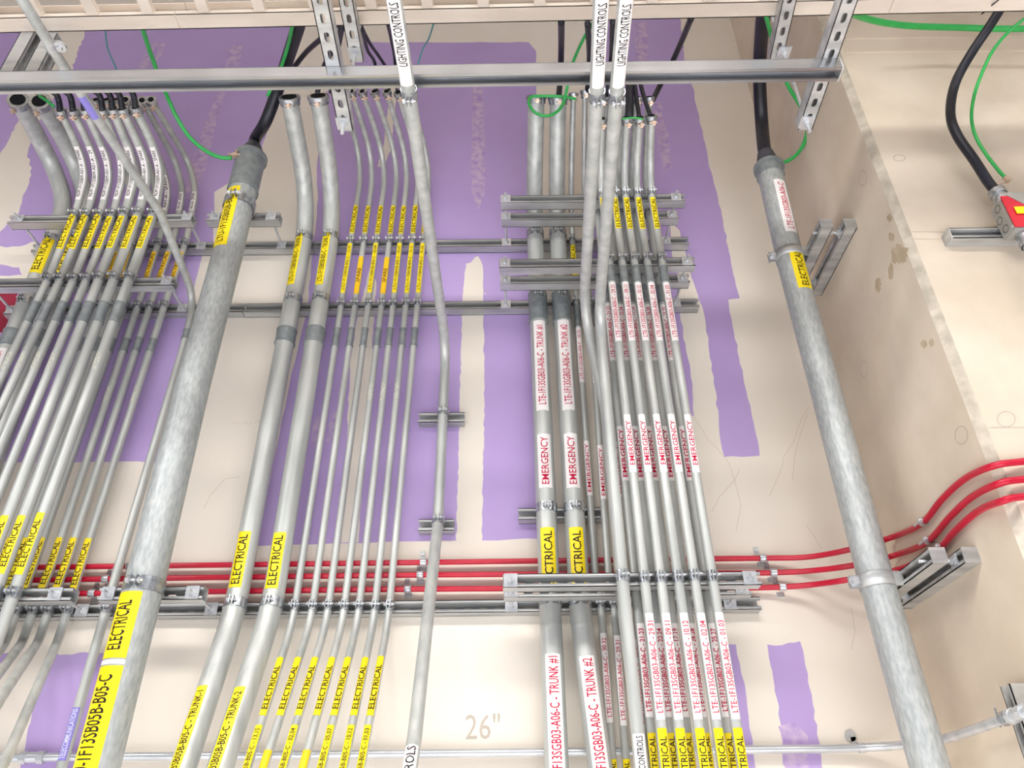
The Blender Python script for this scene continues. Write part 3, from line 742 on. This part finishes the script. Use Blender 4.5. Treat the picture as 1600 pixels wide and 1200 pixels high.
# ---- left bank
G = 'front tier conduits of the left bank'
x1 = [120, 139, 159, 179, 198, 219, 243]; x2l = [79, 98, 119, 139, 158, 181, 205]; x8 = [-100, -75, -45, -15, 14, 40, 68]
mids = [(137, 272), (156, 272), (176, 273), (196, 272), (214, 272), (234, 272), (254, 270)]; ends = [(94, 172), (114, 172), (132, 171), (160, 171), (176, 170), (191, 170), (212, 168)]
for i in range(7):
    r_ = .0148 if i < 4 else .0178; s_ = FL + r_ + .004
    k_ = (x2l[i] - x8[i]) / (802 - 428)
    L = [lab(338 if i < 3 else 342, 392, .03 if i < 3 else .026, 'yellow', E, cov=(.04, .97), th=.6), lab(804 + (i < 6) * 4, 900, .027, 'yellow', E, cov=(.12, .88), th=.7), lab(227, 315, .024, 'white', RDP + ('29' if i == 1 else 'SPARE'), th=.55)]
    if i in (0, 1, 2, 3, 6): L.append(lab(553, 580, .019, 'residue'))
    conduit(f'{pos[i]} front tier conduit from left in the left bank with {"narrow" if i > 2 else "wide"} yellow label',
            [(x8[i] - k_ * 300, 1102, s_), (x8[i], 802, s_), (x2l[i], 428, s_), (x1[i], 326, s_), (mids[i][0], mids[i][1] - 8, s_ + .03), (*ends[i], .52)], r_, fillet=.35, group=G, clamps=(Z1, Z2, Z3),
            sleeves=((474, 504),), labels=L)
G = 'trunk conduits of the left bank'
conduit('leftmost thick trunk conduit of the left bank, sweeping in a long bend', [(-88, 800, sT), (14, 540, sT), (81, 380, sT), (103, 318, sT), (84, 262, .13), (60, 215, .26), (28, 156, .48)], rT, fillet=.5, group=G,
        clamps=(Z1, Z2), sleeves=((520, 544),), labels=[lab(378, 434, .06, 'yellow', E, th=.5, cov=(.08, .92)), lab(551, 640, .045, 'white', LTU + 'TRUNK-1', ink='redink', th=.5)])
conduit('second thick trunk conduit of the left bank, half hidden by the front tier', [(-40, 800, sT), (52, 546, sT), (118, 380, sT), (136, 310, sT), (120, 262, .13), (98, 215, .26), (62, 158, .48)], rT, fillet=.5, group=G,
        clamps=(Z1, Z2), sleeves=((520, 546),), labels=[lab(378, 434, .06, 'yellow', E, th=.5)])
G = 'rear conduits of the left bank'
xw2 = [158, 178, 198, 219, 238, 260]; xw1 = [190, 210, 230, 250, 272, 292]; xw8 = [4, 28, 54, 82, 104, 128]
xwe = [(150, 156), (166, 156), (180, 156), (196, 156), (222, 157), (236, 156)]; xw9 = [-24, 0, 22, 48, 72, 102]; xwl = [-130, -110, -70, -38, -5, 12]; ywl = [1130, 1130, 1110, 1100, 1100, 1180]
rw = .0135; sw = SW + rw + .0035
for i in range(6):
    L = [lab(397, 446, .02, 'amber', E, cov=(.05, .95), th=.7), lab(842, 926, .026, 'yellow', E, cov=(.12, .92), th=.7)]
    if i > 2: L.append(lab(277 if i < 4 else 303, 332, .022, 'white', 'A01-A - SPARE', th=.6))
    if i in (3, 5): L.append(lab(606, 632, .016, 'residue'))
    conduit(f'{pos[i]} rear conduit from left in the left bank, bending away at the bottom',
            [(xwl[i] - 35, ywl[i] + 70, .5), (xwl[i], ywl[i], .40), (xw9[i] - 12, 1002, sw), (xw9[i], 965, sw), (xw8[i], 880, sw), (xw2[i], 468, sw), (xw1[i], 372, sw), (xw1[i] + 14, 300, sw + .01), (xw1[i] + 3 , 252, .09), (*xwe[i], .48 if i > 2 else .38)], rw, fillet=.4, group=G,
            clamps=(Z1, Z2, Z3), sleeves=((530, 550),), labels=L)
# telecom conduit sweeping in from the camera side
root, P = conduit('bright conduit with a violet label crossing diagonally at upper left', [(78, 1262, .09), (97, 1196, .09), (181, 900, .07), (293, 520, .07), (303, 462, .072), (250, 332, .52), (150, 182, .976), (100, 105, 1.15), (35, 0, 1.366), (5, -50, 1.45)], .0148, name='telecom_conduit',
        fillet=.22, end=False, material='conduit', clamps=(Z3,), sleeves=((517, 530),), labels=[lab(1108, 1190, .026, 'violetlab', 'TELECOMMUNICATIONS', ink='blueink', cov=(.03, .97)), lab(148, 181, .026, 'violetlab')])
l = P.l_y(72); p, t, n, b_ = P.frame(l)
bm = bmesh.new(); tube(bm, P, .017, l - .012, l + .012); box(bm, p + XYZ[0] * .02, (t, XYZ[0], t.cross(XYZ[0]).normalized()), (.012, .012, .002)); cyl(bm, p + XYZ[0] * .026 - n * .004, p + XYZ[0] * .026 + n * .006, .017, seg=24); cyl(bm, p + XYZ[0] * .026, p + XYZ[0] * .026 + n * .014, .008, seg=6)
obj('hanger_clamp', bm, 'bright', root, smooth='auto')

# ---- red conduits
G = 'three red conduits along the wall'; rr = .0092
XR = XC - rr - .004
def redpts(ys, side, front):
    q = [at(-60, ys[0], .03), at(600, ys[1], .03), at(1000, ys[1] + (ys[2] - ys[1]) * .67, .03), at(1120, ys[1] + (ys[2] - ys[1]) * .87, .03), at(1200, ys[2], .032), at(1265, ys[3], .07), at(1335, ys[4], .17)]
    q += [atx(px, py, XR) for px, py in side]; q += [at(px, py, YF + rr + .012) for px, py in front]; return q
reds = [('top', redpts((888, 879.5, 872, 870, 857), [(1395, 839), (1440, 818), (1472, 780), (1508, 748)], [(1552, 728), (1600, 721), (1720, 710)])),
        ('middle', redpts((908, 899, 895, 892, 883), [(1400, 867), (1448, 847), (1484, 808), (1518, 777)], [(1560, 756), (1600, 749), (1720, 738)])),
        ('bottom', redpts((930, 921, 918, 914, 904), [(1403, 890), (1458, 866), (1492, 830), (1528, 799)], [(1566, 783), (1600, 776), (1720, 766)]))]
redpaths = {}
for nm, pts in reds:
    P = Path(pts, spline=True, step=.012); root = thing('red_conduit', f'{nm} one of the three red painted conduits running across the wall', 'conduit', P.P[0], G)
    bm = bmesh.new(); tube(bm, P, rr, seg=16); obj('tube', bm, 'redpipe', root, smooth='auto'); redpaths[nm] = P
def clip(label, nm, px, up=True):
    P = redpaths[nm]; l = P.l_at(lambda p: proj(p)[0] - px, 1500); p, t, n, b_ = P.frame(l)
    root = thing('conduit_clip', label, 'clip', p, 'one-hole clips on the red conduits')
    bm = bmesh.new(); tube(bm, P, rr + .002, l - .011, l + .011, seg=14, caps=False); box(bm, Vector((p.x, -.003, p.z - .014)), XYZ, (.011, .002, .006))
    o = obj('clip_band', bm, 'bright', root, smooth='auto'); s2 = o.modifiers.new('thick', 'SOLIDIFY'); s2.thickness = .002; s2.offset = 1
    bm = bmesh.new(); box(bm, Vector((p.x - .008, -.0025, p.z + .028)), XYZ, (.008, .0015, .022)); obj('clip_tab', bm, 'strut', root)
    bm = bmesh.new(); cyl(bm, Vector((p.x - .008, -.004, p.z + .036)), Vector((p.x - .008, -.008, p.z + .036)), .005, seg=6); obj('clip_screw', bm, 'bright', root)
for nm, px, w in (('top', 1192, 'right of the right bank'), ('middle', 1208, 'right of the right bank'), ('bottom', 1223, 'right of the right bank'),
               ('top', 662, 'beside the single lighting conduit'), ('middle', 656, 'beside the single lighting conduit'), ('bottom', 637, 'beside the single lighting conduit'),
               ('top', 203, 'left of the thick left pipe'), ('middle', 165, 'left of the thick left pipe'), ('bottom', 144, 'left of the thick left pipe')):
    clip(f'bright clip on the {nm} red conduit {w}', nm, px)
# clamps of the red conduits on the side face of the concrete
for nm, px in (('top', 1443), ('middle', 1451), ('bottom', 1470)):
    P = redpaths[nm]; l = P.l_at(lambda p: proj(p)[0] - px, 1500); p, t, n, b_ = P.frame(l)
    root = thing('conduit_clip', f'clamp fixing the {nm} red conduit to the concrete side face', 'clip', p, 'clamps of the red conduits on the concrete')
    bm = bmesh.new(); tube(bm, P, rr + .002, l - .01, l + .01, seg=14, caps=False)
    box(bm, Vector(((p.x + XC) / 2 + .006, p.y - .004, p.z)), XYZ, (max(.004, (XC - p.x) / 2 - .008), .002, .01)); obj('clip_band', bm, 'strut', root, smooth='auto')
    bm = bmesh.new(); cyl(bm, p + Vector((-.014, -.02, -.0)), p + Vector((-.014, .03, 0)), .004, seg=8); cyl(bm, p + Vector((-.014, -.014, 0)), p + Vector((-.014, -.008, 0)), .009, seg=6); obj('clamp_bolt', bm, 'bright', root, smooth='auto')

# ---- horizontal conduit at the bottom
P = Path([at(*q) for q in [(-70, 1185, .03), (700, 1177, .03), (1000, 1174, .03), (1200, 1171, .03), (1300, 1170, .03), (1370, 1167, .05), (1430, 1162, .14)]] + [atx(px, py, XC - .064) for px, py in ((1485, 1152), (1545, 1132), (1600, 1112), (1680, 1085))], spline=True, step=.03)
root = thing('horizontal_conduit', 'slim horizontal conduit along the bottom of the wall', 'conduit', P.P[0])
bm = bmesh.new(); tube(bm, P, .0122, seg=18); obj('tube', bm, 'bright', root, smooth='auto')
def comp_coupling(px, h=.03):
    l = P.l_at(lambda p: proj(p)[0] - px, 1500); bm = bmesh.new(); tube(bm, P, .0155, l - h, l + h)
    for s_ in (-1, 1): tube(bm, P, .0185, l + s_ * h * .72 - h * .26, l + s_ * h * .72 + h * .26, seg=8)
    obj('compression_coupling', bm, 'bright', root, smooth='auto')
comp_coupling(52, .036); comp_coupling(1590, .034)
l = P.l_at(lambda p: proj(p)[0] - 1346, 1500); p = P.ev(l)[0]
bm = bmesh.new(); tube(bm, P, .0145, l - .01, l + .01, caps=False); cyl(bm, Vector((p.x - .012, -.001, p.z + .038)), Vector((p.x - .012, -.006, p.z + .038)), .017, seg=24); cyl(bm, Vector((p.x - .012, -.006, p.z + .038)), Vector((p.x - .012, -.011, p.z + .038)), .006, seg=6)
box(bm, Vector((p.x - .006, -.004, p.z + .02)), XYZ, (.008, .002, .014)); obj('one_hole_strap', bm, 'bright', root, smooth='auto')
l = P.l_at(lambda p: proj(p)[0] - 1572, 1500); p, t, n, b_ = P.frame(l)
strut('short vertical strut on the concrete side face at lower right', Vector((XC - SW / 2 - .0005, p.y, p.z + .075)), Vector((XC - SW / 2 - .0005, p.y, p.z - .09)), NX, group='short wall struts')
bm = bmesh.new(); tube(bm, P, .017, l - .012, l + .012, seg=16); box(bm, p + t * -.03, (t, Vector((1, 0, 0)), XYZ[2]), (.02, .001, .008)); cyl(bm, p - t * .035 + XYZ[2] * .03, p - t * .035 - XYZ[2] * .014, .0025, seg=8)
obj('strut_clamp', bm, 'clamp', root, smooth='auto')

# ================================================================== junction box on the right
zj = at(1560, 363, YF + SW).z; xa_ = at(1484, 360, YF + SW).x
strut('horizontal strut on the concrete front face behind the red junction box', Vector((xa_, -(YF + SW / 2), zj)), Vector((xa_ + .62, -(YF + SW / 2), zj)), NY, slotted=False, cap=-1, group='short wall struts')
sj = YF + SW
tl = at(1563, 307, sj + .065); bl = at(1588, 354, sj + .065); x0 = tl.x; zt = tl.z; zb = bl.z
root = thing('junction_box', 'steel junction box with red cover at the right edge', 'electrical box', (x0 + .07, -sj, (zt + zb) / 2)); root_jb = root
cz = (zt + zb) / 2; hz_ = (zt - zb) / 2; cx = x0 + hz_
bm = bmesh.new(); box(bm, Vector((cx, -(sj + .032), cz)), XYZ, (hz_, .031, hz_)); bmesh.ops.bevel(bm, geom=bm.edges[:], offset=.004, segments=2, affect='EDGES'); bx_ = obj('box_body', bm, 'box', root)
bm = bmesh.new(); box(bm, Vector((cx, -(sj + .065), cz)), XYZ, (hz_, .002, hz_)); obj('box_cover', bm, 'redcover', root)
bm = bmesh.new(); pts_ = [(x0 + .008, zt + .012), (x0 + .17, zt + .012), (x0 + .17, zt - .085), (x0 + .075, zt - .055)]
lo = [bm.verts.new((x, -(sj + .0675), z)) for x, z in pts_]; hi = [bm.verts.new((x, -(sj + .0695), z)) for x, z in pts_]
bm.faces.new(lo); bm.faces.new(hi[::-1]); [bm.faces.new((lo[i], lo[(i + 1) % 4], hi[(i + 1) % 4], hi[i])) for i in range(4)]; obj('mounting_plate', bm, 'box', root)
bm = bmesh.new(); q0 = at(1584, 323, sj + .071); box(bm, Vector((q0.x + .045, q0.y, q0.z - .014)), XYZ, (.045, .0008, .014)); yl = obj('box_label', bm, 'yellow', root)
for dz, dy in ((-.028, .030), (.012, .022), (.05, .034)):
    bm = bmesh.new(); k_ = .013
    c0 = Vector((x0 - .0006, -(sj + dy), cz + dz - .01)); vs = []
    for i in range(24):
        q = 2 * math.pi * i / 24; vs.append((bm.verts.new(c0 + Vector((0, math.cos(q), math.sin(q))) * k_), bm.verts.new(c0 + Vector((0, math.cos(q), math.sin(q))) * (k_ - .0018))))
    for i in range(24): j = (i + 1) % 24; bm.faces.new((vs[i][0], vs[j][0], vs[j][1], vs[i][1]))
    obj('knockout', bm, 'dark', root)
for dz, dy in ((.055, .058), (-.055, .058)):
    bm = bmesh.new(); c0 = Vector((x0 - .0002, -(sj + dy), cz + dz)); cyl(bm, c0, c0 + Vector((-.002, 0, 0)), .0045, seg=12); obj('cover_screw', bm, 'bright', root)
ct = at(1549, 290, sj + .03); cb = Vector((x0 + .03, -(sj + .03), zt)); ct.y = cb.y
P = Path([cb + Vector((0, 0, -.005)), Vector((cb.x - .0, cb.y, cb.z + .02)), Vector((cb.x - .003, cb.y, cb.z + .06))], fillet=.01)
bm = bmesh.new(); tube(bm, P, .019, 0, .03); tube(bm, P, .023, .012, .03, seg=6); tube(bm, P, .021, .03, .045); tube(bm, P, .025, .045, P.len); obj('cable_connector', bm, 'clamp', root, smooth='auto')
CT = P.ev(P.len)[0]
P = Path([Vector((cx - .02, -(sj + .032), zb + .002)), Vector((cx - .02, -(sj + .032), zb - .3))])
bm = bmesh.new(); tube(bm, P, .024, 0, .014, seg=8); tube(bm, P, .021, .014, .05); tube(bm, P, .024, .035, .05, seg=20); obj('conduit_connector', bm, 'clamp', root, smooth='auto')
r2 = thing('electrical_conduit', 'conduit dropping out of the bottom of the red-covered junction box', 'conduit', P.ev(.05)[0]); bm = bmesh.new(); tube(bm, P, .0175, .02, zb - .01); obj('tube', bm, 'conduit', r2, smooth='auto')

# ================================================================== cables and wires
def cable(label, pts, r, material='black', group=None, name='power_cable', cat='cable', pts3=None):
    bm = bmesh.new(); p3 = pts3 or [at(*q) for q in pts]; cable_tube(bm, p3, r); o = obj(name, bm, material, None, smooth=True); return tag(o, label, cat, group)
# black cable in the left thick pipe with its boot
pe, te = TOPL
def boot(parent, P, r, r2, name='cable_boot'):
    pe, te = P; bm = bmesh.new(); cyl(bm, pe + te * .004, pe + te * .03, r * .96, r * .9, seg=28); cyl(bm, pe + te * .03, pe + te * .085, r * .9, r2 * 1.08, seg=28); return obj(name, bm, 'boot', parent, smooth='auto')
bigL = [o for o in COL.objects if o.name.startswith('large_pipe')]
boot(bigL[0], (pe, te), rB, .026); boot(bigL[1], PR.ev(PR.len), rR, .03)
q = pe + te * .07
cable('heavy black cable rising from the thick left pipe to the tray', None, .0255, group='black power cables', pts3=[q, q + te * .06, at(415, 190, .40), at(434, 140, .50), at(450, 90, .66), at(466, 40, .88), at(472, 10, 1.0)])
q, tq = PR.ev(PR.len); q = q + tq * .06
cable('heavy black cable rising from the thick right pipe to the tray', None, .0275, group='black power cables', pts3=[q, q + tq * .06, at(1190, 190, .33), at(1187, 130, .46), at(1188, 80, .60), at(1192, 30, .80), at(1196, -10, .95)])
cable('black cable branching right behind the left hanger strut', [(454, 112, .5), (478, 82, .62), (500, 62, .75), (522, 42, .92), (535, 30, 1.0)], .0105, group='black power cables')
cable('thin black cable between the two left hanger struts', [(496, 145, .45), (506, 105, .5), (524, 70, .7), (534, 42, .9)], .011, group='black power cables')
cable('second thin black cable between the two left hanger struts', [(516, 145, .45), (524, 100, .52), (532, 65, .7), (537, 40, .9)], .006, group='black power cables')
cable('black cable slanting down to the slim middle conduits', [(564, 40, .9), (578, 68, .7), (592, 88, .55), (606, 112, .44), (608, 142, .42)], .0068, group='black power cables')
cable('second slanting black cable beside the first, behind the trapeze', [(566, 46, .88), (574, 78, .66), (586, 100, .52), (588, 142, .42)], .0068, group='black power cables')
cable('short black cable behind the single lighting conduit', [(606, 38, .9), (612, 65, .7), (617, 95, .5), (620, 142, .42)], .0065, group='black power cables')
cable('black cable dropping straight to the right bank trunks', [(877, 34, .9), (877, 70, .65), (876, 110, .5), (873, 152, .45)], .0125, group='black power cables')
cable('black cable leaning right above the right bank conduits', [(1080, 28, .95), (1066, 62, .75), (1050, 98, .6), (1032, 132, .5), (1020, 156, .5)], .0115, group='black power cables')
cable('dark cable between the paired lighting conduits', [(958, 34, .95), (956, 90, .65), (950, 150, .5)], .012, group='black power cables')
cable('dark cable left of the paired lighting conduits', [(918, 36, .95), (921, 90, .65), (918, 140, .47)], .011, group='black power cables')
for k_, (a_, b2) in enumerate((((984, 132), (983, 184)), ((992, 134), (999, 184)), ((1002, 136), (1016, 180)))):
    cable(('left', 'middle', 'right')[k_] + ' short black cable entering the front tier of the right bank', [(a_[0] - 4, 112, .6), (a_[0], a_[1], .58), ((a_[0] + b2[0]) / 2, 160, .57), (b2[0], b2[1], .56)], (.017, .0085, .0085)[k_], group='black power cables')
cable('black cable looping down to the junction box at right', None, .0155, group='black power cables', pts3=[CT + Vector((0, 0, -.01)), CT + Vector((-.012, 0, .045)), at(1522, 250, .83), at(1496, 212, .84), at(1485, 178, .85), at(1492, 132, .87), at(1516, 86, .92), at(1550, 35, 1.0), at(1590, -30, 1.1)])
# tray-side wire bunches at the left bank
for i in range(7):
    x, y = ends[i]
    cable(f'short dark wire bundle leaving the {pos[i]} front tier conduit of the left bank', [(x, y + 2, .52), (x - 2, y - 14, .54), (x - 8, y - 26, .57), (x - 30, y - 36, .60), (x - 70, y - 38, .62)], .012, group='dark wire bundles at the left bank')
# green wires
G = 'green ground wires'
cable('thick green ground wire looping down to the thick left pipe', [(219, 30, 1.0), (226, 55, .9), (236, 85, .78), (248, 118, .66), (261, 150, .55), (277, 185, .46), (297, 215, .40), (322, 236, .36), (345, 246, .34), (362, 247, .335)], .0082, 'green', G, 'ground_wire', 'wire')
cable('green ground wire running up along the heavy black left cable', [(418, 150, .52), (430, 125, .58), (441, 100, .66), (450, 72, .76), (456, 45, .9), (460, 20, 1.0)], .0065, 'green', G, 'ground_wire', 'wire')
cable('green ground wire looping over the right bank trunk bushings', [(928, 34, .95), (912, 60, .82), (899, 88, .7), (890, 115, .6), (884, 148, .53), (875, 170, .51), (857, 181, .51), (838, 177, .51), (827, 164, .51), (829, 152, .51), (845, 150, .51), (880, 151, .51), (900, 155, .50)], .0062, 'green', G, 'ground_wire', 'wire')
cable('green ground wire curving from the right hanger to the thick right pipe', [(1197, 25, .9), (1206, 60, .75), (1218, 100, .62), (1232, 135, .52), (1250, 165, .45), (1261, 192, .40), (1257, 222, .36), (1240, 246, .33), (1214, 257, .31)], .0078, 'green', G, 'ground_wire', 'wire')
cable('thick green ground wire running right below the tray over the concrete', [(1325, 18, 1.05), (1350, 28, .98), (1385, 36, .93), (1430, 41, .9), (1500, 43, .89), (1560, 45, .89), (1660, 44, .89), (1900, 40, .9), (2500, 30, .95)], .0115, 'green', G, 'ground_wire', 'wire')
cable('thin green ground wire beside the black cable to the junction box', [(1572, 279, .82), (1560, 266, .82), (1540, 240, .82), (1524, 212, .83), (1518, 184, .84), (1522, 150, .86), (1534, 115, .89), (1552, 78, .93), (1580, 46, .98), (1620, 15, 1.04)], .0056, 'green', G, 'ground_wire', 'wire')
cable('thin green jumper wire across the front tier bushings at right', [(972, 186, .58), (988, 184, .58), (1005, 186, .58)], .0035, 'green', G, 'ground_wire', 'wire')
cable('short green wire at the left bank bushings', [(62, 150, .55), (74, 158, .55), (84, 166, .55)], .0062, 'green', G, 'ground_wire', 'wire')
cable('thin teal wire hanging at upper left', [(164, 45, .9), (168, 75, .75), (176, 95, .65), (190, 125, .55)], .003, 'teal', 'thin teal wires', 'thin_wire', 'wire')
cable('thin teal wire hanging right of the single lighting conduit', [(678, 35, .9), (670, 60, .75), (660, 78, .65), (652, 105, .55), (645, 140, .45)], .003, 'teal', 'thin teal wires', 'thin_wire', 'wire')
cable('thin black wire over the tray edge at upper right', [(1534, 22, 1.15), (1545, 12, 1.18), (1560, 0, 1.22), (1570, -10, 1.25)], .0022, 'black', None, 'thin_wire', 'wire')
# lugs where green wires meet the big pipes
for par, px, py, s_ in ((bigL[0], 367, 243, .33), (bigL[1], 1209, 250, .305)):
    c = at(px, py, s_); bm = bmesh.new(); box(bm, c, XYZ, (.010, .009, .009)); cyl(bm, c + Vector((-.022, 0, .006)), c + Vector((.022, 0, .006)), .004, seg=8); cyl(bm, c + Vector((-.027, 0, .006)), c + Vector((-.02, 0, .006)), .009, seg=6); cyl(bm, c, c + Vector((.004, 0, .035)), .005, seg=8)
    obj('ground_lug', bm, 'copper', par, smooth='auto')

c = at(1572, 281, .82); d_ = at(1556, 289, YF + .07)
bm = bmesh.new(); cyl(bm, d_, c, .006, seg=10); box(bm, c, XYZ, (.008, .008, .008)); cyl(bm, c + Vector((-.012, 0, 0)), c + Vector((.018, 0, .004)), .0035, seg=8)
obj('ground_lug', bm, 'copper', root_jb, smooth='auto')
